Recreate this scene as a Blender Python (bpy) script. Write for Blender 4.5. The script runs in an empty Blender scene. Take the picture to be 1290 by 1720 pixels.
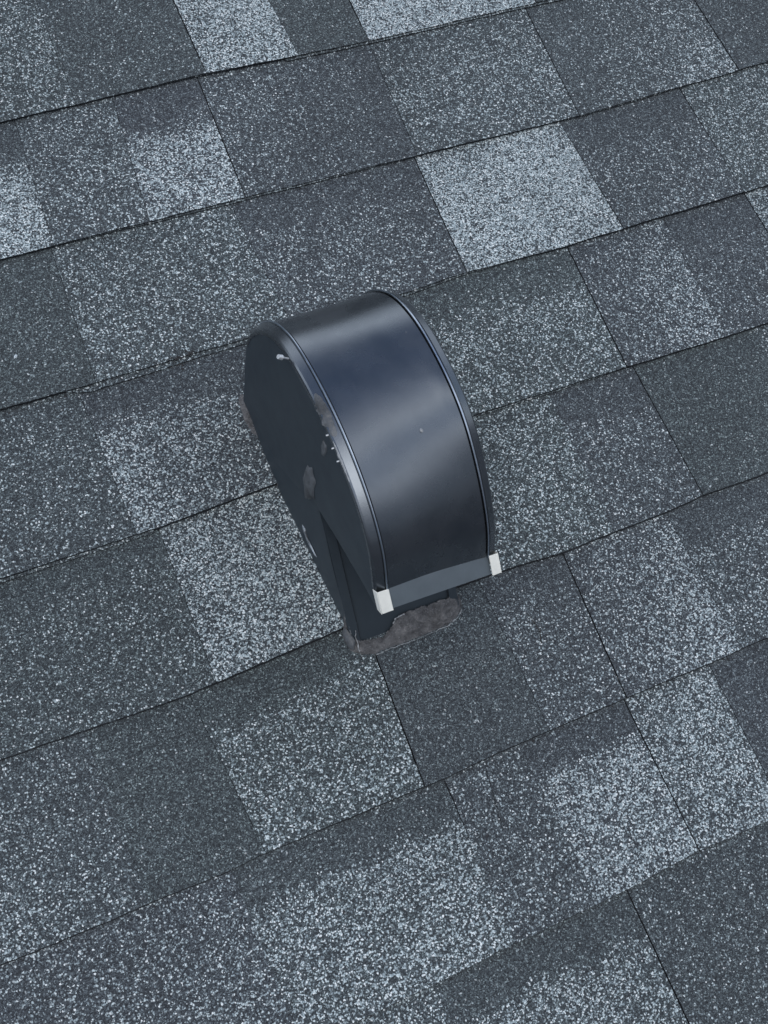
import bpy, bmesh, math, random
from mathutils import Matrix, Vector, noise

# ------------------------------------------------------------------ roof frame
# x runs along the shingle courses, y up the slope, z out of the roof (metres)
PITCH = math.radians(33)
ROOF = Matrix.Rotation(PITCH, 4, 'X')
sc = bpy.context.scene

# ------------------------------------------------------------------ camera
RM = [[0.90534871, 0.31786694, -0.28161024],
      [-0.38686574, 0.89083946, -0.23820151],
      [0.17515313, 0.32460078, 0.92949218]]
cam = bpy.data.cameras.new('camera')
cam.sensor_fit = 'VERTICAL'; cam.sensor_height = 24.0; cam.lens = 24.0 * 1900 / 1720
cam.clip_start = 0.02; cam.clip_end = 3000
cam_o = bpy.data.objects.new('camera', cam)
sc.collection.objects.link(cam_o)
cm = Matrix(RM).to_4x4(); cm.translation = Vector((0.0, -0.72440646, 0.94100712))
cam_o.matrix_world = ROOF @ cm
sc.camera = cam_o

# ------------------------------------------------------------------ sky
SUN_EL, SUN_AZ = math.radians(52), math.radians(205)      # azimuth clockwise from +Y
w = bpy.data.worlds.new('World'); sc.world = w; w.use_nodes = True
nt = w.node_tree; nt.nodes.clear()
N = nt.nodes.new; LK = nt.links.new
out = N('ShaderNodeOutputWorld'); bg = N('ShaderNodeBackground'); bg.inputs['Strength'].default_value = 0.10
sky = N('ShaderNodeTexSky'); sky.sky_type = 'NISHITA'; sky.sun_disc = False
sky.sun_elevation = SUN_EL; sky.sun_rotation = SUN_AZ
sky.air_density = 1.2; sky.dust_density = 1.5; sky.ozone_density = 2.0
# cloud bands added to shape the hood's reflections; dark horizon stands in for unseen trees
tc = N('ShaderNodeTexCoord'); sx = N('ShaderNodeSeparateXYZ'); LK(tc.outputs['Generated'], sx.inputs[0])
at = N('ShaderNodeMath'); at.operation = 'ARCTAN2'; LK(sx.outputs['Z'], at.inputs[0]); LK(sx.outputs['Y'], at.inputs[1])
cn = N('ShaderNodeTexNoise'); cn.inputs['Scale'].default_value = 2.6; cn.inputs['Detail'].default_value = 4
LK(tc.outputs['Generated'], cn.inputs['Vector'])
m1 = N('ShaderNodeMath'); m1.operation = 'DIVIDE'; LK(at.outputs[0], m1.inputs[0]); m1.inputs[1].default_value = math.pi
m2 = N('ShaderNodeMath'); m2.operation = 'MULTIPLY_ADD'; LK(cn.outputs['Fac'], m2.inputs[0]); m2.inputs[1].default_value = .07
m3 = N('ShaderNodeMath'); m3.operation = 'SUBTRACT'; LK(m1.outputs[0], m3.inputs[0]); m3.inputs[1].default_value = .035
LK(m3.outputs[0], m2.inputs[2])
def sky_ramp(stops):
    r = N('ShaderNodeValToRGB'); e = r.color_ramp.elements
    while len(e) < len(stops): e.new(.5)
    for el, (deg, c) in zip(e, stops):
        el.position = deg / 180; el.color = (*c, 1)
    LK(m2.outputs[0], r.inputs['Fac']); return r.outputs['Color']
cl_f = sky_ramp([(0, (.8,) * 3), (34, (.85,) * 3), (44, (1,) * 3), (56, (.18,) * 3), (66, (.05,) * 3), (90, (.08,) * 3), (104, (.55,) * 3), (113, (1,) * 3), (124, (.45,) * 3), (133, (.4,) * 3), (142, (.85,) * 3), (150, (.9,) * 3), (158, (.95,) * 3), (180, (.9,) * 3)])
cl_c = sky_ramp([(0, (3, 3.4, 4)), (30, (6, 6.8, 7.6)), (46, (17, 17.6, 18.6)), (66, (8, 9, 11)), (90, (8, 9, 11)), (112, (14, 14, 14.4)), (126, (9, 10, 11.5)), (145, (12.5, 12.6, 13)), (156, (5, 5.2, 5.8)), (167, (1.8, 2.1, 2.6)), (180, (1.6, 1.9, 2.4))])
mx = N('ShaderNodeMixRGB'); LK(cl_f, mx.inputs['Fac']); LK(sky.outputs['Color'], mx.inputs['Color1']); LK(cl_c, mx.inputs['Color2'])
LK(mx.outputs['Color'], bg.inputs['Color']); LK(bg.outputs['Background'], out.inputs['Surface'])

# ------------------------------------------------------------------ sun (soft, through thin cloud)
sun = bpy.data.lights.new('sun', 'SUN'); sun.energy = 0.6; sun.angle = math.radians(35); sun.color = (1.0, .96, .9)
sun_o = bpy.data.objects.new('sun', sun); sc.collection.objects.link(sun_o)
sd = Vector((math.sin(SUN_AZ) * math.cos(SUN_EL), math.cos(SUN_AZ) * math.cos(SUN_EL), math.sin(SUN_EL)))
sun_o.rotation_euler = sd.to_track_quat('Z', 'Y').to_euler()
sun_o.location = sd * 20

sc.render.engine = 'CYCLES'
sc.view_settings.view_transform = 'Standard'; sc.view_settings.look = 'None'
sc.view_settings.gamma = 1; sc.view_settings.exposure = 0.35

# ------------------------------------------------------------------ material helpers
def new_mat(name):
    m = bpy.data.materials.new(name); m.use_nodes = True
    t = m.node_tree; b = t.nodes['Principled BSDF']
    return m, t, b

def math_node(t, op, a, b=None, c=None, clamp=False):
    n = t.nodes.new('ShaderNodeMath'); n.operation = op; n.use_clamp = clamp
    for i, v in enumerate((a, b, c)):
        if v is None: continue
        if isinstance(v, (int, float)): n.inputs[i].default_value = v
        else: t.links.new(v, n.inputs[i])
    return n.outputs[0]

def ramp(t, fac, stops, interp='LINEAR'):
    n = t.nodes.new('ShaderNodeValToRGB'); n.color_ramp.interpolation = interp
    e = n.color_ramp.elements
    while len(e) < len(stops): e.new(.5)
    for el, (p, c) in zip(e, stops):
        el.position = p; el.color = (*c, 1)
    t.links.new(fac, n.inputs['Fac']); return n.outputs['Color']

def mixrgb(t, fac, a, b, mode='MIX'):
    n = t.nodes.new('ShaderNodeMixRGB'); n.blend_type = mode
    for k, v in zip(('Fac', 'Color1', 'Color2'), (fac, a, b)):
        if isinstance(v, (int, float)): n.inputs[k].default_value = v
        elif isinstance(v, tuple): n.inputs[k].default_value = (*v, 1)
        else: t.links.new(v, n.inputs[k])
    return n.outputs['Color']

def objvec(t):
    return t.nodes.new('ShaderNodeTexCoord').outputs['Object']

def noise_tex(t, v, scale, detail=2, rough=.5):
    n = t.nodes.new('ShaderNodeTexNoise'); n.inputs['Scale'].default_value = scale
    n.inputs['Detail'].default_value = detail; n.inputs['Roughness'].default_value = rough
    t.links.new(v, n.inputs['Vector']); return n.outputs['Fac']

def bump(t, b, h, dist, strength=1.0, prev=None):
    n = t.nodes.new('ShaderNodeBump'); n.inputs['Distance'].default_value = dist
    n.inputs['Strength'].default_value = strength
    t.links.new(h, n.inputs['Height'])
    if prev is not None: t.links.new(prev, n.inputs['Normal'])
    t.links.new(n.outputs['Normal'], b.inputs['Normal']); return n.outputs['Normal']

# ---- mineral granules: 'pale' attribute = share of pale granules in the blend
def granule_mat():
    m, t, b = new_mat('mineral granules')
    v = objvec(t)
    # warp slightly so that cells do not look like a lattice
    wn = t.nodes.new('ShaderNodeTexNoise'); wn.inputs['Scale'].default_value = 260; wn.inputs['Detail'].default_value = 1
    t.links.new(v, wn.inputs['Vector'])
    va = t.nodes.new('ShaderNodeVectorMath'); va.operation = 'MULTIPLY_ADD'
    t.links.new(wn.outputs['Color'], va.inputs[0]); va.inputs[1].default_value = (.0022, .0022, .0); t.links.new(v, va.inputs[2])
    fl = t.nodes.new('ShaderNodeVectorMath'); fl.operation = 'MULTIPLY'
    t.links.new(va.outputs[0], fl.inputs[0]); fl.inputs[1].default_value = (1, 1, .25)
    vo = t.nodes.new('ShaderNodeTexVoronoi'); vo.inputs['Scale'].default_value = 720
    t.links.new(fl.outputs[0], vo.inputs['Vector'])
    sep = t.nodes.new('ShaderNodeSeparateColor'); t.links.new(vo.outputs['Color'], sep.inputs['Color'])
    r1, r2, r3 = sep.outputs
    at = t.nodes.new('ShaderNodeAttribute'); at.attribute_name = 'pale'
    dens = at.outputs['Fac']
    clump = noise_tex(t, v, 120, 3, .6)
    broad = noise_tex(t, v, 24, 2, .5)
    dens = math_node(t, 'MULTIPLY', math_node(t, 'POWER', dens, 1.5), 1.12)
    d = math_node(t, 'MULTIPLY_ADD', math_node(t, 'SUBTRACT', clump, .5), math_node(t, 'MULTIPLY_ADD', dens, .9, .05), dens)
    d = math_node(t, 'MULTIPLY_ADD', math_node(t, 'SUBTRACT', broad, .5), math_node(t, 'MULTIPLY_ADD', dens, .7, .01), d)
    d = math_node(t, 'MULTIPLY_ADD', d, .80, .004)
    sel = math_node(t, 'MULTIPLY_ADD', math_node(t, 'SUBTRACT', d, r1), 10.0, .5, clamp=True)
    # each pale chip is smaller than its cell: dark shows between the chips
    core = math_node(t, 'MULTIPLY_ADD', vo.outputs['Distance'], -3.2, math_node(t, 'MULTIPLY_ADD', r3, .7, 2.0), clamp=True)
    sel = math_node(t, 'MULTIPLY', sel, core)
    pale = ramp(t, r2, [(0, (.20, .25, .28)), (.35, (.36, .44, .475)), (.75, (.56, .65, .68)), (1, (.80, .85, .87))])
    vf = t.nodes.new('ShaderNodeTexVoronoi'); vf.inputs['Scale'].default_value = 1150
    t.links.new(fl.outputs[0], vf.inputs['Vector'])
    sf = t.nodes.new('ShaderNodeSeparateColor'); t.links.new(vf.outputs['Color'], sf.inputs['Color'])
    dark = ramp(t, sf.outputs[0], [(0, (.018, .020, .026)), (.4, (.040, .046, .056)), (.75, (.070, .080, .096)), (.93, (.130, .152, .176)), (1, (.25, .29, .32))])
    # whole-shingle tint between green-grey and violet-grey
    at2 = t.nodes.new('ShaderNodeAttribute'); at2.attribute_name = 'tint'
    tint = mixrgb(t, at2.outputs['Fac'], (.94, 1.03, .95), (.965, 1.0, .98))
    dark = mixrgb(t, 1.0, dark, tint, 'MULTIPLY')
    col = mixrgb(t, sel, dark, pale)
    dirt = noise_tex(t, v, 5, 3, .55)
    col = mixrgb(t, 1.0, col, ramp(t, dirt, [(.3, (.9, .9, .9)), (.7, (1.08, 1.08, 1.08))]), 'MULTIPLY')
    # scuffed granule-poor specks showing asphalt
    t.links.new(col, b.inputs['Base Color'])
    b.inputs['Roughness'].default_value = .82; b.inputs['Specular IOR Level'].default_value = .35
    h = math_node(t, 'MULTIPLY', vo.outputs['Distance'], -1.0)
    h = math_node(t, 'MULTIPLY_ADD', r2, .35, h)
    n1 = bump(t, b, h, .0011, .55)
    bump(t, b, noise_tex(t, v, 45, 3), .0018, .5, n1)
    return m

def asphalt_mat():
    m, t, b = new_mat('asphalt edge')
    v = objvec(t); f = noise_tex(t, v, 500, 2)
    t.links.new(ramp(t, f, [(.35, (.008, .009, .012)), (.6, (.022, .026, .033)), (.72, (.10, .12, .14))]), b.inputs['Base Color'])
    b.inputs['Roughness'].default_value = .9
    bump(t, b, f, .001, .6)
    return m

def paint_mat(name, col, rough, spec=.5, metal=0.0, mott=.08, bscale=14, bdist=.0006):
    m, t, b = new_mat(name)
    v = objvec(t)
    f = noise_tex(t, v, 60, 4, .6)
    c0 = tuple(x * (1 - mott) for x in col); c1 = tuple(x * (1 + mott) + .002 for x in col)
    t.links.new(ramp(t, f, [(.3, c0), (.7, c1)]), b.inputs['Base Color'])
    g = noise_tex(t, v, 35, 3, .6)
    t.links.new(math_node(t, 'MULTIPLY_ADD', math_node(t, 'SUBTRACT', g, .5), .16, rough), b.inputs['Roughness'])
    if metal == 1.0:       # dust film, dried water spots
        dv = t.nodes.new('ShaderNodeTexVoronoi'); dv.inputs['Scale'].default_value = 95; t.links.new(v, dv.inputs['Vector'])
        spot = ramp(t, dv.outputs['Distance'], [(.035, (1, 1, 1)), (.085, (0, 0, 0))])
        keep = ramp(t, noise_tex(t, v, 33, 2), [(.60, (0, 0, 0)), (.66, (.30, .30, .30))])
        dust = ramp(t, noise_tex(t, v, 9, 5, .65), [(.35, (.0, .0, .0)), (.75, (.10, .10, .10))])
        fac = mixrgb(t, 1.0, mixrgb(t, 1.0, spot, keep, 'MULTIPLY'), dust, 'ADD')
        d_ = t.nodes.new('ShaderNodeBsdfDiffuse'); d_.inputs['Color'].default_value = (.28, .29, .31, 1)
        ms = t.nodes.new('ShaderNodeMixShader'); t.links.new(fac, ms.inputs[0]); t.links.new(b.outputs[0], ms.inputs[1]); t.links.new(d_.outputs[0], ms.inputs[2])
        t.links.new(ms.outputs[0], t.nodes['Material Output'].inputs['Surface'])
    b.inputs['Metallic'].default_value = metal; b.inputs['Specular IOR Level'].default_value = spec
    n1 = bump(t, b, noise_tex(t, v, bscale, 2, .4), bdist, .5)
    bump(t, b, noise_tex(t, v, 900, 1), .00004, .5, n1)
    return m

def cement_mat():
    m, t, b = new_mat('roof cement')
    v = objvec(t); f = noise_tex(t, v, 130, 5, .65); g = noise_tex(t, v, 700, 2)
    c = ramp(t, f, [(.30, (.034, .034, .038)), (.48, (.082, .084, .090)), (.62, (.128, .129, .135)), (.78, (.24, .235, .24))])
    c = mixrgb(t, ramp(t, g, [(.62, (0, 0, 0)), (.72, (.5, .5, .5))]), c, (.28, .29, .31))
    t.links.new(c, b.inputs['Base Color']); b.inputs['Roughness'].default_value = .62
    n1 = bump(t, b, f, .004, 1.0); bump(t, b, g, .0006, .6, n1)
    return m

GRAN = granule_mat(); ASPH = asphalt_mat(); CEM = cement_mat()
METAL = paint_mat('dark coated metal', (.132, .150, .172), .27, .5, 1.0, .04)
BEAD = paint_mat('bead sky highlight', (.36, .42, .50), .30, .5, 1.0, .1)  # brighter metal paints the sky's highlight along the bead
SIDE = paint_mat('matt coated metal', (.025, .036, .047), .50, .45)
LIP = paint_mat('sky lightened lip', (.100, .124, .145), .5)  # lightness of the sky-facing fold is put into its colour
WHITE = paint_mat('white corner', (.80, .81, .76), .6)
STEEL = paint_mat('bare zinc', (.6, .63, .66), .35, .5, .6)
GLUE = paint_mat('dried sealant', (.080, .088, .098), .5, .5, 0, .5, 160, .0006)
GLUEP = paint_mat('pale dried sealant', (.27, .29, .31), .4, .6, 0, .3, 160, .001)
SCUFF = paint_mat('scratched metal', (.30, .34, .38), .5, .5, .2, .4)
DIRT = paint_mat('brown grime', (.055, .048, .042), .9, .2, 0, .5)

# ------------------------------------------------------------------ object helpers
def mesh_obj(name, verts, faces, mats, parent=None, fmat=None, smooth=False, attrs=None, loc=None):
    me = bpy.data.meshes.new(name)
    me.from_pydata([tuple(v) for v in verts], [], faces)
    for mm in (mats if isinstance(mats, (list, tuple)) else [mats]): me.materials.append(mm)
    if fmat: me.polygons.foreach_set('material_index', fmat)
    if smooth: me.polygons.foreach_set('use_smooth', [True] * len(me.polygons))
    if attrs:
        for k, vals in attrs.items():
            a = me.attributes.new(k, 'FLOAT', 'POINT'); a.data.foreach_set('value', vals)
    me.update()
    o = bpy.data.objects.new(name, me); sc.collection.objects.link(o)
    if parent is not None: o.parent = parent
    else: o.matrix_world = ROOF.copy()
    return o

def empty(name, pos=(0, 0, 0)):
    o = bpy.data.objects.new(name, None); sc.collection.objects.link(o)
    o.empty_display_size = .05; o.matrix_world = ROOF @ Matrix.Translation(pos); return o

def child_mesh(name, verts, faces, mats, root, **k):
    """verts in roof coordinates, parented to an empty standing at root['base']"""
    b = Vector(root['base_point'])
    return mesh_obj(name, [Vector(v) - b for v in verts], faces, mats, root, **k)

def tag(o, label, cat, group=None, kind=None):
    if label: o['label'] = label
    if cat: o['category'] = cat
    if group: o['group'] = group
    if kind: o['kind'] = kind
    return o

# ------------------------------------------------------------------ shingles
EXP = 0.143
CL = {0: [(0.089, -0.0016), (0.2862, 0.0031), (0.3937, -0.0007), (0.4876, -0.0014), (0.6604, 0.0008)], 1: [(0.0457, -0.0002), (0.2812, -0.0001), (0.4591, -0.003), (0.6466, -0.0058), (0.7851, -0.001), (0.9083, 0.0038)], 2: [(0.0027, 0.002), (0.0704, 0.0003), (0.2303, 0.0012), (0.3978, -0.0003), (0.4578, 0.0032), (0.5747, -0.0007), (0.7932, 0.0017), (0.8249, 0.0025)], 3: [(-0.042, -0.0009), (0.0927, -0.0028), (0.2014, 0.0022), (0.4154, 0.0048), (0.5661, 0.0021), (0.6595, -0.0008), (0.7398, -0.0019)], 4: [(-0.0845, 0.0029), (0.0699, -0.0037), (0.2093, 0.0039), (0.3626, 0.0012), (0.4251, -0.0038), (0.5391, -0.0031), (0.578, 0.0001), (0.6571, -0.0019)], 5: [(-0.1286, 0.0017), (0.0529, -0.0024), (0.0789, -0.0001), (0.1854, -0.0016), (0.2401, -0.0021), (0.3122, -0.0002), (0.4171, -0.0004), (0.5085, -0.0016), (0.5753, -0.0007)], 6: [(0.1926, -0.0003), (0.2311, 0.0012), (0.3436, 0.0002), (0.4172, 0.0039), (0.4934, 0.0005)]}
ROWS = {
  0 : ([(0.1652, 0.1633, 's'), (0.2958, 0.2961, 'c'), (0.3877, 0.3946, 's'), (0.4755, 0.4729, 'c')], [(0.4, 0.42, 0.42, 0.38, 0), (0.18, 0.12, 0.2, 0.14, 0), (0.72, 0.8, 0.75, 0.82, 0), (0.08, 0.08, 0.1, 0.08, 0), (0.85, 0.85, 0.88, 0.85, 0)]) ,
  1 : ([(0.1031, 0.0954, 's'), (0.199, 0.1868, 's'), (0.2868, 0.2823, 'c'), (0.4732, 0.466, 's'), (0.6611, 0.6558, 'c'), (0.8614, 0.8651, 'c')], [(0.1, 0.05, 0.85, 0.82, 0.25), (0.28, 0.38, 0.36, 0.42, 0), (0.1, 0.1, 0.72, 0.8, 0.28), (0.34, 0.12, 0.28, 0.1, 0), (0.25, 0.35, 0.38, 0.42, 0.2), (0.12, 0.28, 0.16, 0.6, 0), (0.13, 0.12, 0.14, 0.12, 0)]) ,
  2 : ([(0.0925, 0.0876, 's'), (0.2667, 0.2742, 's'), (0.4633, 0.459, 'c'), (0.6329, 0.6385, 's'), (0.7865, 0.7905, 'c')], [(0.1, 0.12, 0.12, 0.14, 0), (0.36, 0.45, 0.42, 0.38, 0), (0.12, 0.15, 0.35, 0.3, 0.2), (0.8, 0.85, 0.85, 0.9, 0), (0.1, 0.12, 0.32, 0.34, 0.22), (0.42, 0.36, 0.45, 0.4, 0)]) ,
  3 : ([(0.0704, 0.0745, 's'), (0.2303, 0.2296, 's'), (0.395, 0.4000, 's'), (0.5732, 0.5693, 'c'), (0.689, 0.6864, 's'), (0.7932, 0.7944, 'c')], [(0.22, 0.24, 0.32, 0.28, 0), (0.12, 0.12, 0.7, 0.42, 0.22), (0.3, 0.12, 0.3, 0.1, 0), (0.1, 0.16, 0.5, 0.46, 0.2), (0.2, 0.42, 0.34, 0.58, 0), (0.08, 0.08, 0.26, 0.22, 0.2), (0.55, 0.5, 0.55, 0.5, 0)]) ,
  4 : ([(0.0936, 0.0928, 's'), (0.2394, 0.2463, 's'), (0.4827, 0.4778, 's'), (0.5778, 0.5795, 'c'), (0.7197, 0.7198, 's')], [(0.06, 0.08, 0.22, 0.3, 0.12), (0.6, 0.66, 0.72, 0.75, 0), (0.42, 0.42, 0.42, 0.42, 0), (0.1, 0.1, 0.3, 0.28, 0.2), (0.07, 0.06, 0.06, 0.07, 0), (0.3, 0.4, 0.4, 0.4, 0)]) ,
  5 : ([(-0.0177, -0.0149, 's'), (0.0696, 0.0819, 's'), (0.2282, 0.2215, 'c'), (0.3404, 0.3421, 's'), (0.4253, 0.4197, 'c'), (0.5381, 0.5423, 's')], [(0.25, 0.2, 0.7, 0.25, 0), (0.10, 0.07, 0.12, 0.04, 0), (0.05, 0.05, 0.5, 0.5, 0.2), (0.06, 0.05, 0.05, 0.08, 0), (0.1, 0.1, 0.36, 0.3, 0.15), (0.28, 0.5, 0.38, 0.75, 0), (0.08, 0.1, 0.4, 0.36, 0.24)]) ,
  6 : ([(0.0524, 0.0565, 's'), (0.2401, 0.2408, 'c'), (0.3131, 0.3196, 's'), (0.4184, 0.4202, 'c'), (0.5085, 0.5093, 's')], [(0.3, 0.34, 0.42, 0.44, 0), (0.1, 0.12, 0.58, 0.66, 0.2), (0.3, 0.28, 0.36, 0.32, 0), (0.08, 0.1, 0.72, 0.78, 0.18), (0.56, 0.6, 0.62, 0.7, 0), (0.08, 0.08, 0.08, 0.08, 0)]) ,
  7 : ([(0.1672, 0.1742, 's'), (0.3477, 0.3481, 'c')], [(0.5, 0.5, 0.5, 0.5, 0), (0.08, 0.1, 0.62, 0.55, 0.2), (0.2, 0.22, 0.22, 0.26, 0)]) ,
}
for k_, i_ in ((0, 0), (1, 0), (1, 1), (1, 3), (2, 0), (2, 1), (5, 1), (5, 3), (0, 2), (2, 3), (3, 0), (3, 4), (4, 0), (5, 5), (6, 4)):      # crisp colour joints
    q_ = ROWS[k_][0]; q_[i_] = (*q_[i_][:2], 'e')
ROWS[6][0][1] = (*ROWS[6][0][1][:2], 'h')
X0, X1 = -0.95, 1.75
rnd = random.Random(7)

def butt(k, x):
    """y of the lower edge of course k"""
    y = -k * EXP
    pts = CL.get(k)
    if pts:
        if x <= pts[0][0]: d = pts[0][1] * math.exp(-(pts[0][0] - x) / .1)
        elif x >= pts[-1][0]: d = pts[-1][1] * math.exp(-(x - pts[-1][0]) / .1)
        else:
            for a, b in zip(pts, pts[1:]):
                if a[0] <= x <= b[0]:
                    d = a[1] + (b[1] - a[1]) * (x - a[0]) / (b[0] - a[0]); break
        y += d * .8
    y += .0007 * noise.noise(Vector((x * 28, k * 7.3, 0))) + .00045 * noise.noise(Vector((x * 190, k * 3.1, 5)))
    return y

for k in list(range(-26, 0)) + list(range(8, 12)):         # courses beyond the picture
    bs = []; ps = []; x = X0 + rnd.uniform(.05, .2)
    while x < X1 - .1:
        bs.append((x, x + rnd.uniform(-.004, .004), rnd.choice('sc'))); x += rnd.uniform(.09, .24)
    for i in range(len(bs) + 1):
        d = rnd.choice((.08, .15, .3, .4, .6, .8)); ps.append((d * .6, d * .6, d, d, rnd.choice((0, 0, .2))))
    ROWS[k] = (bs, ps)
for k in range(0, 8):                                      # continue the pictured courses sideways
    bs, ps = ROWS[k]; bs = list(bs); ps = list(ps)
    x = bs[0][0] - rnd.uniform(.16, .24)
    while x > X0 + .08:
        bs.insert(0, (x, x, rnd.choice('sc'))); d = rnd.choice((.08, .2, .4, .7)); ps.insert(0, (d * .6, d * .6, d, d, rnd.choice((0, .2))))
        x -= rnd.uniform(.09, .24)
    x = bs[-1][0] + rnd.uniform(.16, .24)
    while x < X1 - .08:
        bs.append((x, x, rnd.choice('sc'))); d = rnd.choice((.08, .2, .4, .7)); ps.append((d * .6, d * .6, d, d, rnd.choice((0, .2))))
        x += rnd.uniform(.09, .24)
    ROWS[k] = (bs, ps)

roof = empty('shingle_roof'); roof['base_point'] = (0, 0, 0)
tag(roof, 'sloping roof of overlapping blue grey asphalt shingles in light and dark blends', 'roof')

THK = .0046
def thk(k, x):
    t = THK * (1 + .22 * noise.noise(Vector((x * 4, k * 3.3, 9))))
    if k < 2: t *= .8
    if k in (4, 5, 6): t *= .55 + .45 * max(0, min(1, (x - (.02 if k == 4 else .06)) / .1))
    return t
def course(k):
    bs, ps = ROWS[k]
    V = []; F = []; FM = []; PA = []; TI = []
    edges = [(X0, X0, 'c')] + bs + [(X1, X1, 'c')]
    visible = 0 <= k <= 7
    step = .003 if visible else (.012 if k > -4 else .03)
    rr = random.Random(k * 31 + 5)
    def edge_x(i, v):
        xt, xb, kind = edges[i]
        x = xt + (xb - xt) * v
        if kind == 's': x += .0007 * noise.noise(Vector((v * 40, k * 9.1, i * 3.7))) + .0006 * noise.noise(Vector((v * 120, k, i)))
        elif kind == 'e': x += .0006 * noise.noise(Vector((v * 60, k * 9.1, i * 3.7)))
        else: x += .0004 * noise.noise(Vector((v * 25, k * 2.1, i)))
        return x
    for i, (a, b, c, d, band) in enumerate(ps):
        lk, rk = edges[i][2], edges[i + 1][2]
        wd = edges[i + 1][0] - edges[i][0]
        nx = max(4, int(wd / step)); ny = int((EXP + .012) / step)
        gl = {'c': .0007, 'e': .0002}.get(lk, 0); gr = {'c': .0006, 'e': .0002}.get(rk, 0)
        lift = rr.uniform(-.0004, .0006)
        tint = rr.random()
        base = len(V)
        for j in range(ny + 1):
            v = j / ny                                     # 0 top (tucked under next course), 1 butt
            vv = -.08 + 1.08 * v
            for q in range(nx + 1):
                u = q / nx
                xl = edge_x(i, vv) + (gl or (lk == 'h') * .0007 * max(0, 1 - vv * 2)); xr = edge_x(i + 1, vv) - (gr or (rk == 'h') * .0007 * max(0, 1 - vv * 2))
                x = xl + (xr - xl) * u
                yt = butt(k - 1, x) + .010; yb = butt(k, x)
                y = yt + (yb - yt) * v
                z = thk(k, x) * v ** 1.15 + lift * v
                z += .0005 * noise.noise(Vector((x * 9, y * 9, k)))
                # slight curl at the edges of a cut
                V.append((x, y, z))
                vis = max(0., min(1., (yt - .010 - y) / EXP))
                s = vis if not band else max(0., min(1., (vis - band + .05 * noise.noise(Vector((x * 22, k, 1)))) / (.16 if k < 5 else .09))) * .75 + .25 * vis * (vis > band)
                if band: s = min(1., s)
                t_ = (a + (b - a) * u); bo = (c + (d - c) * u)
                val = t_ + (bo - t_) * s
                # blend drop: granules mingle across a soft joint
                ex = .005 / max(wd, .02)
                def nb(ii):
                    if ii < 0 or ii >= len(ps): return val
                    A = ps[ii]; m_ = (A[0] + A[1]) / 2 if vis < A[4] else (A[2] + A[3]) / 2
                    return m_
                if lk == 's' and u < ex: val += (nb(i - 1) - val) * .22 * (1 - u / ex)
                if rk == 's' and u > 1 - ex: val += (nb(i + 1) - val) * .22 * (1 - (1 - u) / ex)
                PA.append(max(0, val)); TI.append(tint)
        W = nx + 1
        for j in range(ny):
            for q in range(nx):
                n0 = base + j * W + q
                F.append((n0, n0 + W, n0 + W + 1, n0 + 1)); FM.append(0)
        # butt face and side faces of cuts
        nb0 = len(V)
        for q in range(nx + 1):
            x, y, z = V[base + ny * W + q]
            V.append((x, y + (.0006 if k < 2 else .0002 if k == 2 else -.0003 if k == 3 else -.0009), z - thk(k, x) * .98)); PA.append(.1); TI.append(tint)
        for q in range(nx):
            t0 = base + ny * W + q
            F.append((t0, nb0 + q, nb0 + q + 1, t0 + 1)); FM.append(1)
        for side, kind in ((0, lk), (nx, rk)):
            if kind not in 'ch': continue
            s0 = len(V)
            for j in range(ny + 1):
                x, y, z = V[base + j * W + side]; V.append((x, y, z - THK)); PA.append(.1); TI.append(tint)
            for j in range(ny):
                t0 = base + j * W + side
                f = (t0, s0 + j, s0 + j + 1, t0 + W)
                F.append(f if side == 0 else f[::-1]); FM.append(1)
    # lower laminate: a second thin ply that peeps out below the butt here and there
    b0 = len(V); n = int((X1 - X0) / (.003 if visible else .02))
    for q in range(n + 1):
        x = X0 + (X1 - X0) * q / n
        p = noise.noise(Vector((x * 3.1 + k * 5.7, k * 1.9, 2)))
        peep = max(-.001, .0046 * (p - .05)) + .0004 * noise.noise(Vector((x * 120, k, 3)))
        if k == 2 and .06 < x < .24: peep = .0064 * min(1, (x - .06) / .02) * (1 - .45 * (x - .06) / .18) + .0006 * noise.noise(Vector((x * 160, k, 3)))
        if k == 3 and x < .09: peep = .0028 + .0006 * noise.noise(Vector((x * 160, k, 3)))
        if k == 0 and x > .38: peep = .0022
        if k >= 4: peep *= .35
        yb = butt(k, x)
        zl = .0020
        V += [(x, yb + .02, zl), (x, yb - peep, zl), (x, yb - peep + .0003, -.0014)]
        PA += [.35, .35, .1]; TI += [.4] * 3
    for q in range(n):
        a = b0 + q * 3
        F.append((a, a + 1, a + 4, a + 3)); FM.append(0)
        F.append((a + 1, a + 2, a + 5, a + 4)); FM.append(1)
    o = mesh_obj('shingle_course', V, F, [GRAN, ASPH], roof, fmat=FM, attrs={'pale': PA, 'tint': TI})
    return o
for k in sorted(ROWS): course(k)
# roof deck under the shingles
dy0, dy1 = -11.6 * EXP, 26.6 * EXP
mesh_obj('roof_deck', [(X0, dy0, -.0016), (X1, dy0, -.0016), (X1, dy1, -.0016), (X0, dy1, -.0016),
                       (X0, dy0, -.02), (X1, dy0, -.02), (X1, dy1, -.02), (X0, dy1, -.02)],
         [(0, 1, 2, 3), (4, 7, 6, 5), (0, 4, 5, 1), (1, 5, 6, 2), (2, 6, 7, 3), (3, 7, 4, 0)], ASPH, roof)

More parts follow.
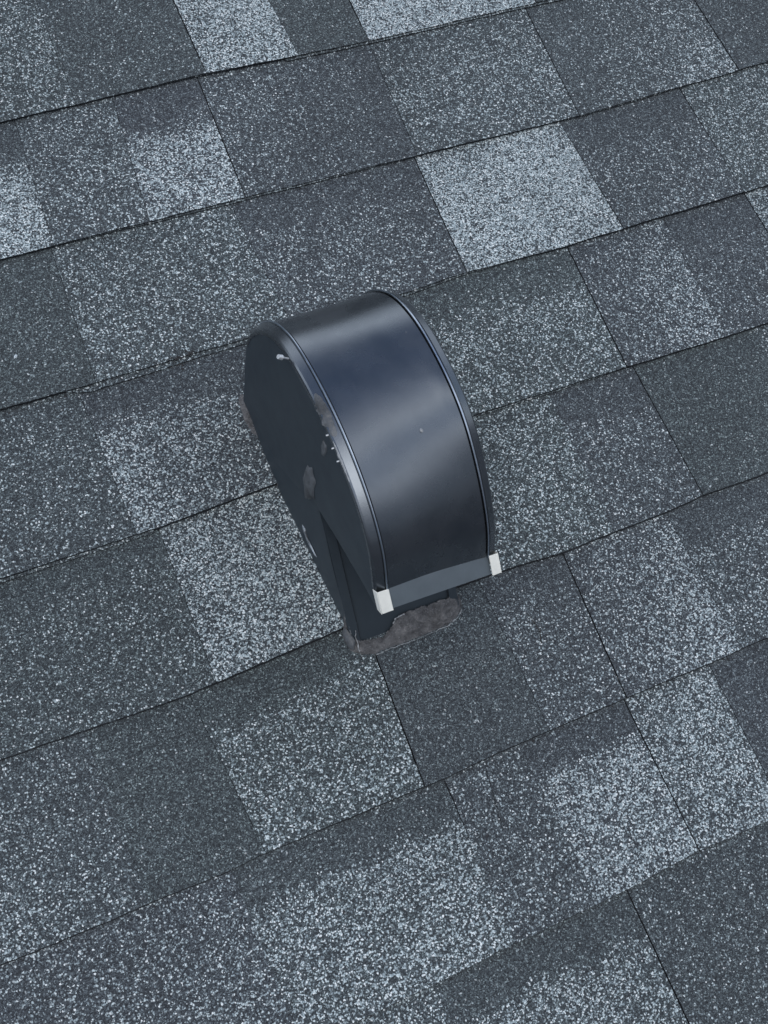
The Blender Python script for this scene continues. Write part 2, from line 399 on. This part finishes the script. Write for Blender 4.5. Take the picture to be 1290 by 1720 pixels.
# scuffed cracks and loose pale chips lying on the shingles
def zs(x, y):
    k = math.floor(-y / EXP) + 1; return thk(k, x) * (.075 + .925 * (-y - (k - 1) * EXP) / EXP)
for pts, wd, mt in (([(.3692, -.5762), (.3700, -.5825), (.3685, -.5918)], .0011, SCUFF), ([(.2771, -.7225), (.2763, -.7328), (.2728, -.7560), (.2698, -.7745), (.2663, -.7997)], .0006, SCUFF),
                    ([(.3693, -.6142), (.3726, -.6328), (.3690, -.6440)], .0008, DIRT), ([(.2765, -.7240), (.2757, -.7330), (.2722, -.7560), (.2692, -.7745)], .0006, ASPH)):
    V = []; F = []; n = 40
    for i in range(n + 1):
        s = i / n * (len(pts) - 1); q = min(len(pts) - 2, int(s)); a = Vector(pts[q]).lerp(Vector(pts[q + 1]), s - q)
        jx = .0008 * noise.noise(Vector((a.y * 220, 1, 1))); w_ = wd * max(0.1, .5 + noise.noise(Vector((a.y * 400, 2, 2)))) * math.sin(math.pi * (.03 + .94 * i / n))
        z = zs(a.x, a.y)
        V += [(a.x + jx - w_ / 2, a.y, z), (a.x + jx, a.y, z + .0009), (a.x + jx + w_ / 2, a.y, z)]
    for i in range(n):
        for j in range(2):
            F.append((i * 3 + j, i * 3 + 3 + j, i * 3 + 4 + j, i * 3 + 1 + j))
    mesh_obj('crack', V, F, mt, roof)

# loose granules lying on the surface
PALE_CHIP = new_mat('pale chip'); PALE_CHIP[2].inputs['Base Color'].default_value = (.55, .63, .68, 1); PALE_CHIP[2].inputs['Roughness'].default_value = .7
DARK_CHIP = new_mat('dark chip'); DARK_CHIP[2].inputs['Base Color'].default_value = (.03, .03, .033, 1); DARK_CHIP[2].inputs['Roughness'].default_value = .8
rc = random.Random(3); V = []; F = []; FM = []
def chip(x, y, s, m):
    z = zs(x, y) + s * .25; b = len(V)
    a0 = rc.uniform(0, 6.28); el = rc.uniform(1, 1.7)
    for q in range(5):
        a = a0 + q * 1.2566; ra = s * rc.uniform(.7, 1.1)
        px, py = math.cos(a) * ra * el, math.sin(a) * ra
        V.append((x + px * math.cos(a0) - py * math.sin(a0), y + px * math.sin(a0) + py * math.cos(a0), z - s * .2))
    V.append((x + s * rc.uniform(-.3, .3), y + s * rc.uniform(-.3, .3), z + s * rc.uniform(.5, .9)))
    for q in range(5): F.append((b + q, b + (q + 1) % 5, b + 5)); FM.append(m)
for _ in range(420):
    x = rc.uniform(-.15, 1.0); y = rc.uniform(-1.0, .15)
    chip(x, y, rc.uniform(.0005, .0010), 0 if rc.random() < .7 else 1)
for _ in range(160):                                        # grit caught below butts
    x = rc.uniform(-.15, .9); k = rc.randrange(0, 7); y = butt(k, x) - rc.uniform(.001, .005)
    chip(x, y, rc.uniform(.0005, .0011), rc.randrange(2))
for _ in range(60):                                         # crumbs of old sealant by a butt
    chip(rc.gauss(.168, .009), -2 * EXP + rc.gauss(-.001, .0022), rc.uniform(.0006, .0014), 1)
for x, y in ((.0304, -.2396), (.3153, -.2712)): chip(x, y, .0018, 0)
lg = mesh_obj('loose_granules', V, F, [PALE_CHIP[0], DARK_CHIP[0]], roof, fmat=FM); lg['kind'] = 'stuff'

# far ground below the eave
gm, gt, gb = new_mat('gravel yard')
gf = noise_tex(gt, objvec(gt), .8, 5)
gt.links.new(ramp(gt, gf, [(.3, (.06, .068, .08)), (.7, (.10, .108, .12))]), gb.inputs['Base Color']); gb.inputs['Roughness'].default_value = 1
gr = mesh_obj('ground', [(-400, -400, -4.5), (400, -400, -4.5), (400, 400, -4.5), (-400, 400, -4.5)], [(0, 1, 2, 3)], gm)
gr.matrix_world = Matrix.Identity(4); gr['kind'] = 'structure'

# ------------------------------------------------------------------ roof vent
VB = (0.2618, -0.46, 0.0)
vent = empty('roof_vent', VB); vent['base_point'] = VB
tag(vent, 'dark blue black metal exhaust vent with curved hood and white lower corners', 'roof vent')

def resample(pts, n):
    # Catmull-Rom through the points, then equal arc length
    P = [Vector(p) for p in pts]; Q = [2 * P[0] - P[1]] + P + [2 * P[-1] - P[-2]]
    fine = []
    for i in range(1, len(Q) - 2):
        for s in range(24):
            t = s / 24; a, b, c, d = Q[i - 1:i + 3]
            fine.append(.5 * ((2 * b) + (c - a) * t + (2 * a - 5 * b + 4 * c - d) * t * t + (3 * b - a - 3 * c + d) * t ** 3))
    fine.append(P[-1])
    # smooth
    for _ in range(60):
        fine = [fine[0]] + [(fine[i - 1] + fine[i] * 2 + fine[i + 1]) / 4 for i in range(1, len(fine) - 1)] + [fine[-1]]
    L = [0]
    for a, b in zip(fine, fine[1:]): L.append(L[-1] + (b - a).length)
    out = []; j = 0
    for i in range(n + 1):
        s = L[-1] * i / n
        while j < len(L) - 2 and L[j + 1] < s: j += 1
        f = (s - L[j]) / max(1e-9, L[j + 1] - L[j]); out.append(fine[j].lerp(fine[j + 1], min(1, f)))
    return out
# side profiles (y, z) from the back foot over the crown to the mouth
PL = resample([(-.338, .030), (-.331, .066), (-.3295, .099), (-.341, .133), (-.360, .164), (-.386, .187), (-.422, .202), (-.461, .2105), (-.499, .210), (-.530, .2025), (-.557, .186), (-.577, .157)], 80)
PR = resample([(-.338, .030), (-.332, .060), (-.330, .095), (-.337, .124), (-.350, .151), (-.371, .178), (-.402, .197), (-.434, .2045), (-.466, .2055), (-.496, .199), (-.532, .178), (-.560, .153), (-.5755, .128)], 80)
XL, XR = .2075, .316
NP = len(PL)
def nrm(P, i):
    a, b = P[max(0, i - 1)], P[min(len(P) - 1, i + 1)]
    t = (b - a).normalized(); return Vector((t.y, -t.x)) * -1 if False else Vector((-t.y, t.x))
# outward normal check: at the crown it must point to +z
sgn = 1 if nrm(PL, 40).y > 0 else -1
def pt(u, off, i):
    """u 0..1 across from left to right, off = offset along the outward normal"""
    a, b = PL[i], PR[i]; p = a.lerp(b, u); n = (nrm(PL, i).lerp(nrm(PR, i), u)).normalized() * sgn
    q = p + n * off
    return (XL + (XR - XL) * u, q.x, q.y)
def sweep(sec, i0=0, i1=NP - 1):
    """sec: list of (x offset as metres from XL, normal offset)"""
    V = []; F = []
    m = len(sec)
    for i in range(i0, i1 + 1):
        for dx, off in sec: V.append(pt(dx / (XR - XL), off, i))
    for i in range(i1 - i0):
        for j in range(m - 1):
            a = i * m + j; F.append((a, a + m, a + m + 1, a + 1))
    return V, F
W = XR - XL
RIM = .0095
# curved cover sheet, recessed a little between the two rims; slight oil-canning
sec = [(RIM + .0009 + (W - 2 * RIM - .0018) * j / 24, .0028 - .0006 * math.sin(math.pi * j / 24)) for j in range(25)]
V, F = sweep(sec)
V = [(x, y, z + .00045 * noise.noise(Vector((x * 30, y * 22, z * 22))) + .0011 * math.exp(-((x - XR + .0165) / .005) ** 2 - ((y + .462) / .02) ** 2)) for x, y, z in V]
child_mesh('hood_cover', V, F, METAL, vent, smooth=True)
# rims: chamfered band, raised bead along the inner seam, short return down the inside
def rim(mirror):
    s = [(-.0006, -.0040), (-.0006, -.0012), (0.0, -.0002), (.0012, .0008), (RIM - .0027, .0036), (RIM - .0022, .0031), (RIM - .0016, .0040), (RIM - .0012, .0046), (RIM - .0007, .0047), (RIM - .0002, .0043), (RIM, .0036), (RIM, .0002)]
    if mirror: s = [(W - d, o) for d, o in reversed(s)]
    V, F = [], []
    for q in range(len(s) - 1):                      # crisp folds: no shared vertices across them
        v_, f_ = sweep(s[q:q + 2]); F += [tuple(i + len(V) for i in f) for f in f_]; V += v_
    m_ = len(s) - 1; per = len(F) // m_
    F = [F[(q % m_) * per + q // m_] for q in range(len(F))]
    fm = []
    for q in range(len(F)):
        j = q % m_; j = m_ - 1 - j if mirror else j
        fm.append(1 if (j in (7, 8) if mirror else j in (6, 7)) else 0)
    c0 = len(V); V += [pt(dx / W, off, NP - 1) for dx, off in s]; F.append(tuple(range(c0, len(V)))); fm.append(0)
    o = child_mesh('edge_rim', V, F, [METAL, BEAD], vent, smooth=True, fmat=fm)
    return o
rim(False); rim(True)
# dark channel under the two seams
for c_ in (RIM, W - RIM):
    V, F = sweep([(c_ - .002, .0004), (c_ + .002, .0004)])
    child_mesh('seam_channel', V, F, ASPH, vent)
# side panels of the hood
def side_poly(x, P, t, mirror):
    low = [(-.586, .112), (-.562, .106), (-.516, .094), (-.471, .080), (-.455, .06), (-.40, .012), (-.343, .004)] if mirror else [(-.588, .141), (-.562, .130), (-.516, .1075), (-.471, .084), (-.455, .06), (-.40, .012), (-.343, .004)]
    top = [(p.x, p.y) for p in P]
    # drop the profile a hair inside the rim
    prof = []
    for i, p in enumerate(P):
        n = nrm(P, i) * sgn; q = p - n * .0012; prof.append((q.x, q.y))
    poly = prof + low
    V = []; F = []
    s = 1 if not mirror else -1
    for y, z in poly:
        xx = x - s * .0035 * max(0, 1 - z / .1)          # the foot flares slightly outward
        xx -= s * .0008 * math.sin((y + .34) * 11)
        V.append((xx, y, z))
    n = len(poly)
    V += [(vx + s * t, vy, vz) for vx, vy, vz in V]
    a = tuple(range(n)); b = tuple(range(2 * n - 1, n - 1, -1))
    F = [a, b] + [(i, i + n, (i + 1) % n + n, (i + 1) % n) for i in range(n)]
    if mirror: F = [f[::-1] for f in F]
    return V, F
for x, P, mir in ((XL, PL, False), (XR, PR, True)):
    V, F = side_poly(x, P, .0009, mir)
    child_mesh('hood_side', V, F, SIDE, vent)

# base duct: side walls, slanted front wall with overlapping corner strips, back wall
BL0, BL1 = .2060, .2118       # left foot, back and front
BR0, BR1 = .3170, .3127
def bx(left, y, z):
    f = (y + .34) / (-.585 + .34)
    if left: return (BL0 + (BL1 - BL0) * f) + .0030 * min(1, z / .09) * (1 - f)
    return BR0 + (BR1 - BR0) * f
def front(x, s, o=0.0):   # s 0 foot .. 1 top, o outward
    d = Vector((.137, .109)).normalized(); n = Vector((-d.y, d.x))
    return (x, -.585 + .137 * s + n.x * o, .109 * s + n.y * o)
V = []; F = []
FOOT = [(-.336, .2062), (-.365, .2040), (-.40, .2028), (-.42, .2032), (-.465, .2055), (-.515, .2085), (-.563, .2113), (-.585, .2119)]
def foot(y):
    for a, b in zip(FOOT, FOOT[1:]):
        if b[0] <= y <= a[0]: return a[1] + (b[1] - a[1]) * (a[0] - y) / (a[0] - b[0])
    return FOOT[-1][1]
def wall_side(left):
    V = []; F = []; n = 50
    for i in range(n + 1):
        y = -.338 - (.585 - .338) * i / n
        zt = max(.0008, min(.10, (y + .585) * .109 / .137 + .0032))
        for q in range(7):
            g = q / 6; z = -.004 + (zt + .004) * g
            xb = foot(y) if left else .317 - (.317 - .3127) * i / n
            xt = .2092 + .0022 * i / n if left else .3142
            f = min(1, max(0, z) / .07); x = xb + (xt - xb) * f
            V.append((x, y, z))
    for i in range(n):
        for q in range(6):
            a = i * 7 + q; f = (a, a + 1, a + 8, a + 7); F.append(f if left else f[::-1])
    return V, F
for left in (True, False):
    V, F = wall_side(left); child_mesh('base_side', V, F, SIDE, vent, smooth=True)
G = []; H = []
nxf, nyf = 12, 12
for j in range(nyf + 1):
    for i in range(nxf + 1):
        x = .2126 + (.3120 - .2126) * i / nxf
        G.append(front(x, j / nyf * 1.0 - .02, .0006 * math.sin(math.pi * i / nxf)))
for j in range(nyf):
    for i in range(nxf):
        a = j * (nxf + 1) + i; H.append((a, a + 1, a + nxf + 2, a + nxf + 1))
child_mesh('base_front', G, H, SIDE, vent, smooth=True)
for xa, xb in ((.2108, .2190), (.3062, .3135)):
    o = .0028
    V = [front(xa, -.02, o), front(xb, -.02, o), front(xb, 1, o), front(xa, 1, o), front(xa, -.02, 0), front(xb, -.02, 0), front(xb, 1, 0), front(xa, 1, 0)]
    child_mesh('corner_strip', V, [(0, 1, 2, 3), (0, 4, 5, 1), (1, 5, 6, 2), (2, 6, 7, 3), (3, 7, 4, 0)], SIDE, vent)
for xa, xb in ((.2191, .2199), (.3053, .3061)):      # flat dark sheet painting in the groove's shade beside each strip
    V = [front(xa, -.02, .0009), front(xb, -.02, .0009), front(xb, 1, .0009), front(xa, 1, .0009)]
    child_mesh('groove_shade', V, [(0, 1, 2, 3)], ASPH, vent)
V = [(.2065, -.3395, -.004), (.3165, -.3395, -.004), (.3150, -.3385, .034), (.2085, -.3385, .034)]
child_mesh('base_back', V, [(0, 3, 2, 1)], SIDE, vent)

# lip folded out along the mouth, with the two white corner pieces
def mouth(u, k, o=0.0):      # k 0 at the sheet's end, 1 at the lip's outer edge
    a0, b0 = Vector((PL[-1].x, PL[-1].y)), Vector((PR[-1].x, PR[-1].y))
    a1, b1 = Vector((-.5905, .1470)), Vector((-.5885, .1185))
    p = a0.lerp(b0, u).lerp(a1.lerp(b1, u), k)
    t = (a1 - a0).normalized(); n = Vector((t.y, -t.x)); n = n if n.y > 0 else -n
    q = p + n * o
    return (XL + W * u, q.x, q.y)
def slab(u0, u1, k0, k1, o0, o1, nu=8, bend=0):
    V = []; F = []
    for i in range(nu + 1):
        u = u0 + (u1 - u0) * i / nu
        wv = bend * math.sin(i * 1.7)
        V += [mouth(u, k0, o1), mouth(u, k1, o1 + wv), mouth(u, k1, o0 + wv), mouth(u, k0, o0)]
    for i in range(nu):
        for j in range(4):
            a = i * 4 + j; b = i * 4 + (j + 1) % 4; F.append((a, b, b + 4, a + 4))
    F += [(3, 2, 1, 0), (nu * 4, nu * 4 + 1, nu * 4 + 2, nu * 4 + 3)]
    return V, F
V, F = slab(.075, .925, -.12, 1.0, .0010, .0026, 16)
child_mesh('mouth_lip', V, F, LIP, vent)
def corner(u0, u1):
    V, F = slab(u0, u1, -.02, 1.02, .0042, .0058, 4, .0002)
    # folded down the outside
    n = len(V)
    ue = u0 if u0 < .5 else u1
    du = -.004 if u0 < .5 else .004
    V += [mouth(ue + du, -.04, .0046), mouth(ue + du, 1.08, .0046), mouth(ue + du, 1.02, -.004), mouth(ue + du, .0, -.004),
          mouth(ue, -.04, .0046), mouth(ue, 1.08, .0046), mouth(ue, 1.02, -.004), mouth(ue, .0, -.004)]
    F += [(n, n + 1, n + 2, n + 3), (n, n + 4, n + 5, n + 1), (n + 1, n + 5, n + 6, n + 2), (n + 2, n + 6, n + 7, n + 3), (n + 3, n + 7, n + 4, n)]
    o = child_mesh('corner_piece', V, F, WHITE, vent)
    o['label'] = 'white bare corner of the hood mouth'
    md = o.modifiers.new('b', 'BEVEL'); md.width = .0006; md.segments = 2
    return o
corner(-.002, .086); corner(.922, 1.002)
# underside of the hood mouth (a dark inner baffle)
V = [(XL + .001, -.585, .138), (XR - .001, -.583, .112), (XR - .001, -.448, .06), (XL + .001, -.448, .078)]
child_mesh('mouth_baffle', [(a, b + .004, c + .004) for a, b, c in V], [(0, 1, 2, 3)], SIDE, vent)

# screw through the side near the crown
def cyl(p0, p1, r0, r1, n=14):
    p0, p1 = Vector(p0), Vector(p1); d = (p1 - p0).normalized(); a = d.orthogonal().normalized(); b = d.cross(a)
    V = []; F = []
    for p, r in ((p0, r0), (p1, r1)):
        for i in range(n):
            t = 2 * math.pi * i / n; V.append(p + a * (r * math.cos(t)) + b * (r * math.sin(t)))
    F = [(i, (i + 1) % n, (i + 1) % n + n, i + n) for i in range(n)] + [tuple(range(n))[::-1], tuple(range(n, 2 * n))]
    return V, F
V, F = cyl((.2085, -.3985, .1900), (.2010, -.3975, .1955), .0008, .0008)
V2, F2 = cyl((.2014, -.3976, .1952), (.1985, -.3970, .1972), .0021, .0018)
F += [tuple(i + len(V) for i in f) for f in F2]; V += V2
child_mesh('screw', V, F, STEEL, vent, smooth=False)
for y, z in ((-.4700, .2080), (-.4805, .2078), (-.4905, .2068)):
    V, F = cyl((.2080, y, z), (.2052, y, z), .0009, .0006, 8)
    child_mesh('rivet', V, F, STEEL, vent)

# sealant smears lying on the metal
def blob(name, pts, mat, parent, th, axis='x', seed=0, sub=5, rough=.35, ease=.35):
    """closed outline (roof coordinates) filled as a lumpy low mound, raised along an axis"""
    P = [Vector(p) for p in pts]; n = len(P)
    C_ = sum(P, Vector()) / n
    # densify outline with wobble
    Q = []
    for i in range(n):
        a, b = P[i], P[(i + 1) % n]
        for s in range(4):
            q = a.lerp(b, s / 4)
            q += (q - C_) * rough * .25 * noise.noise(q * 260 + Vector((seed, 0, 0))); Q.append(q)
    ax = {'x': Vector((-1, 0, 0)), 'z': Vector((0, 0, 1))}[axis]
    V = []; F = []; m = len(Q)
    for r in range(sub + 1):
        f = 1 - r / (sub + 1)
        h = th * (1 - f ** 2.2) ** ease
        for q in Q:
            v = C_ + (q - C_) * f
            hh = h * (1 + .9 * noise.noise(v * 210 + Vector((0, seed, 0)))) if r else -.0008
            V.append(v + ax * hh)
    V.append(C_ + ax * th)
    for r in range(sub):
        for i in range(m):
            a = r * m + i; b = r * m + (i + 1) % m; F.append((a, b, b + m, a + m))
    for i in range(m): F.append((sub * m + i, sub * m + (i + 1) % m, len(V) - 1))
    return V, F
def sideblob(name, yz, x, mat, th, seed, **k):
    V, F = blob(name, [(x, y, z) for y, z in yz], mat, None, th, 'x', seed, **k)
    return child_mesh(name, V, F, mat, vent, smooth=True)
sideblob('sealant_dab', [(-.4565, .1112), (-.4641, .1233), (-.4734, .1176), (-.4768, .0949), (-.4735, .0762), (-.466, .0708), (-.457, .0924)], .2068, GLUE, .0012, 3, rough=1.6)
sideblob('sealant_dab', [(-.4656, .190), (-.4709, .189), (-.474, .176), (-.4700, .1671), (-.4657, .1800)], .2072, GLUE, .0004, 8, rough=1.8)
o = sideblob('scratch_mark', [(-.474, .020), (-.480, .0215), (-.487, .0170), (-.496, .0200), (-.507, .0215), (-.497, .0165), (-.487, .0135), (-.478, .0160)], .2068, SCUFF, .0004, 5)
# smear of sealant over the left rim, and a pale thread of it along the rim's edge
RS = [(-.0006, -.0012), (0.0, -.0002), (.0012, .0008), (RIM - .0027, .0036), (RIM - .0022, .0042)]
def rim_off(dx):
    if dx <= RS[0][0]: return RS[0][1]
    for a, b in zip(RS, RS[1:]):
        if dx <= b[0]: return a[1] + (b[1] - a[1]) * (dx - a[0]) / (b[0] - a[0])
    return RS[-1][1]
def near_i(y): return min(range(30, NP), key=lambda i: abs(PL[i].x - y))
def rim_patch(name, ya, yb, d0, d1, th, mat, seed):
    V = []; F = []; m = 12; K = 60; i0, i1 = near_i(ya), near_i(yb)
    for s in range(K + 1):
        f = s / K; fi = i0 + (i1 - i0) * f; i = min(NP - 2, int(fi)); fr = fi - i
        wob = lambda q: noise.noise(Vector((f * 7, q, seed))) + .5 * noise.noise(Vector((f * 19, q, seed)))
        pin = math.sin(math.pi * min(1, max(0, f))) ** .4
        lo = (d0 + d1) / 2 + (d0 - d1) / 2 * pin * (1 + .5 * wob(1)); hi = (d0 + d1) / 2 + (d1 - d0) / 2 * pin * (1 + .5 * wob(9))
        for j in range(m + 1):
            g = j / m; dx = lo + (hi - lo) * g; dx = min(dx, RIM - .0026)
            env = min(1, 4 * g, 4 * (1 - g)) * min(1, 8 * f, 8 * (1 - f))
            off = rim_off(dx) - .0002 + (th + .0002) * env * (1 + .8 * noise.noise(Vector((f * 16, g * 5, seed + 2))))
            p = Vector(pt(dx / W, off, i)).lerp(Vector(pt(dx / W, off, i + 1)), fr)
            V.append(p)
    for i in range(K):
        for j in range(m):
            a = i * (m + 1) + j; F.append((a, a + m + 1, a + m + 2, a + 1))
    return child_mesh(name, V, F, mat, vent, smooth=True)
rim_patch('sealant_smear', -.438, -.474, -.0010, .0064, .0007, GLUE, 2)
rim_patch('sealant_thread', -.474, -.507, -.0006, .0008, .0004, GLUEP, 6)

# ------------------------------------------------------------------ roof cement round the foot
def rz(x, y):      # height of the shingle surface at a point
    k = math.floor(-y / EXP) + 1
    v = (-y - (k - 1) * EXP) / EXP
    return THK * (.075 + .925 * v)
cem_b = [(.2062, -.5770), (.2068, -.5835), (.2078, -.5895), (.2149, -.5960), (.225, -.6002), (.2398, -.5997), (.2608, -.5999), (.2801, -.5994), (.2976, -.5990), (.308, -.5955), (.3145, -.5900), (.3178, -.5825), (.3172, -.5740)]
cem_t = [(.2112, -.5600, .0190), (.2115, -.5700, .0120), (.2136, -.5795, .0070), (.2196, -.5840, .0035), (.2256, -.5860, .0020), (.2386, -.5880, .0012), (.2462, -.5850, .0030), (.2530, -.5785, .0085), (.261, -.5765, .0105), (.2727, -.5768, .0100), (.2850, -.5770, .0098), (.2960, -.5775, .0092), (.3050, -.5775, .0090), (.3115, -.5760, .0095), (.3145, -.5700, .0060)]
def lin(P, f):
    s = f * (len(P) - 1); i = min(len(P) - 2, int(s)); return Vector(P[i]).lerp(Vector(P[i + 1]), s - i)
NU, NV = 150, 22
V = []; F = []
for i in range(NU + 1):
    f = i / NU
    b = lin([(x, y, rz(x, y) - .0008) for x, y in cem_b], f); t = lin(cem_t, f)
    for j in range(NV + 1):
        g = j / NV
        p = b.lerp(t, g)
        p.z += .0018 * math.sin(math.pi * g) ** .8 * (.9 if f > .03 else .4)
        w_ = noise.noise(Vector((p.x * 170, p.y * 150, 1))) + .5 * noise.noise(Vector((p.x * 420, p.y * 300, 4)))
        # trowel ridges fanning from the middle right of the bead
        an = math.atan2(p.y + .594, p.x - .287); rg = math.sin(an * 17) * math.exp(-((p.x - .29) / .022) ** 2)
        p.z += (w_ * .0007 + rg * .0009) * math.sin(math.pi * g) ** .5
        if g in (0, 1): p += Vector((0, .0016 * noise.noise(Vector((p.x * 170, 0, 8))) + .0008 * noise.noise(Vector((p.x * 700, 0, 8))), 0))
        if g > .6: p += (g - .6) / .4 * Vector((0, .8, .62)) * (.0012 * noise.noise(Vector((p.x * 160, 3, 8))) + .0016 * noise.noise(Vector((p.x * 600, 3, 8))))
        V.append(p)
for i in range(NU):
    for j in range(NV):
        a = i * (NV + 1) + j; F.append((a, a + NV + 1, a + NV + 2, a + 1))
cem = mesh_obj('roof_cement', V, F, CEM, smooth=True)
tag(cem, 'lumpy brown grey roof cement smeared along the downslope front foot of the vent', 'roof cement')
# cement squeezed out at the upper left back foot, thinning down the left edge
P1 = [(.2090, -.336), (.2062, -.3430), (.2058, -.3600), (.2056, -.3800), (.2062, -.4050), (.2080, -.43), (.2100, -.47)]
P0 = [(.2045, -.334), (.2003, -.3400), (.1975, -.3580), (.1970, -.3780), (.2010, -.3920), (.2035, -.425), (.2085, -.47)]
V = []; F = []; NU, NV = 90, 10
for i in range(NU + 1):
    f = i / NU; a, b = lin(P0, f), lin(P1, f)
    for j in range(NV + 1):
        g = j / NV; x = a.x + (b.x - a.x) * g; y = a.y + (b.y - a.y) * g
        x += .0008 * noise.noise(Vector((y * 200, 1, 1))) * (1 - g)
        amp = .006 * max(.15, 1 - f * 1.6) * min(1, f * 12)
        z = rz(x, y) - .001 + amp * g ** .6 * (1 + .5 * noise.noise(Vector((x * 260, y * 200, 3))))
        V.append((x, y, z))
for i in range(NU):
    for j in range(NV):
        a = i * (NV + 1) + j; F.append((a, a + NV + 1, a + NV + 2, a + 1))
c2 = mesh_obj('roof_cement', V, F, CEM, smooth=True)
tag(c2, 'thin ragged strip of brown cement along the left upslope foot of the vent', 'roof cement')
# pale dried drips at the vent's lower left corner
V, F = blob('d', [(.2062, -.572, .006), (.2095, -.570, .010), (.2125, -.577, .010), (.2135, -.585, .008), (.2100, -.590, .006), (.2070, -.586, .005)], None, None, .003, 'z', 4)
dr = child_mesh('dried_sealant', V, F, GLUE, vent, smooth=True)

# ragged pale skins and threads left where the sealant dried thin
def ribbon(pts, wd, hgt, seed, up=(0, 0, 1), n=70, side=None):
    P = [Vector(p) for p in pts]; V = []; F = []; up = Vector(up).normalized()
    for i in range(n + 1):
        s = i / n * (len(P) - 1); q = min(len(P) - 2, int(s)); a = P[q].lerp(P[q + 1], s - q)
        t = (P[q + 1] - P[q]).normalized(); sd_ = t.cross(up).normalized()
        w_ = wd * max(.08, .5 + 1.1 * noise.noise(a * 420 + Vector((seed, 0, 0))))
        a = a + sd_ * (.0009 * noise.noise(a * 230 + Vector((0, seed, 0))))
        V += [a - sd_ * w_ / 2 - up * .0004, a + up * hgt * (.6 + noise.noise(a * 500)), a + sd_ * w_ / 2 - up * .0004]
    for i in range(n):
        for j in range(2):
            k = i * 3 + j; F.append((k, k + 3, k + 4, k + 1))
    return V, F
fn = (0, -.62, .78)
for pts, wd, hg, sd_, up in (
        ([(x, y - .0003, rz(x, y) + .0004) for x, y in cem_b[4:12]], .0010, .0007, 3, (0, 0, 1)),
        ([(.2500, -.5815, .0085), (.2530, -.5790, .0105), (.2570, -.5782, .0110), (.2620, -.5780, .0112)], .0022, .0006, 5, fn),
        ([(.2112, -.5600, .0215), (.2118, -.5680, .0160), (.2120, -.5780, .0095), (.2116, -.5850, .0050), (.2100, -.5890, .0040)], .0020, .0008, 7, fn),
        ([(.2165, -.5760, .0125), (.2150, -.5800, .0095), (.2152, -.5870, .0062), (.2140, -.5930, .0052)], .0014, .0008, 9, fn)):
    V, F = ribbon(pts, wd, hg, sd_, up)
    child_mesh('dried_sealant', V, F, GLUEP, vent, smooth=True)
# a fleck of sealant on the hood
c_ = Vector(pt(.60, .0026, near_i(-.483)))
V = []; F = []
for r_, h_ in ((.0013, 0), (.0009, .0004), (.0004, .0006)):
    for i in range(10):
        a = i / 10 * 2 * math.pi; V.append(c_ + Vector((r_ * math.cos(a), r_ * 1.3 * math.sin(a), h_)))
for q in range(2):
    for i in range(10): F.append((q * 10 + i, q * 10 + (i + 1) % 10, q * 10 + 10 + (i + 1) % 10, q * 10 + 10 + i))
F.append(tuple(range(20, 30)))
child_mesh('sealant_fleck', V, F, GLUEP, vent)
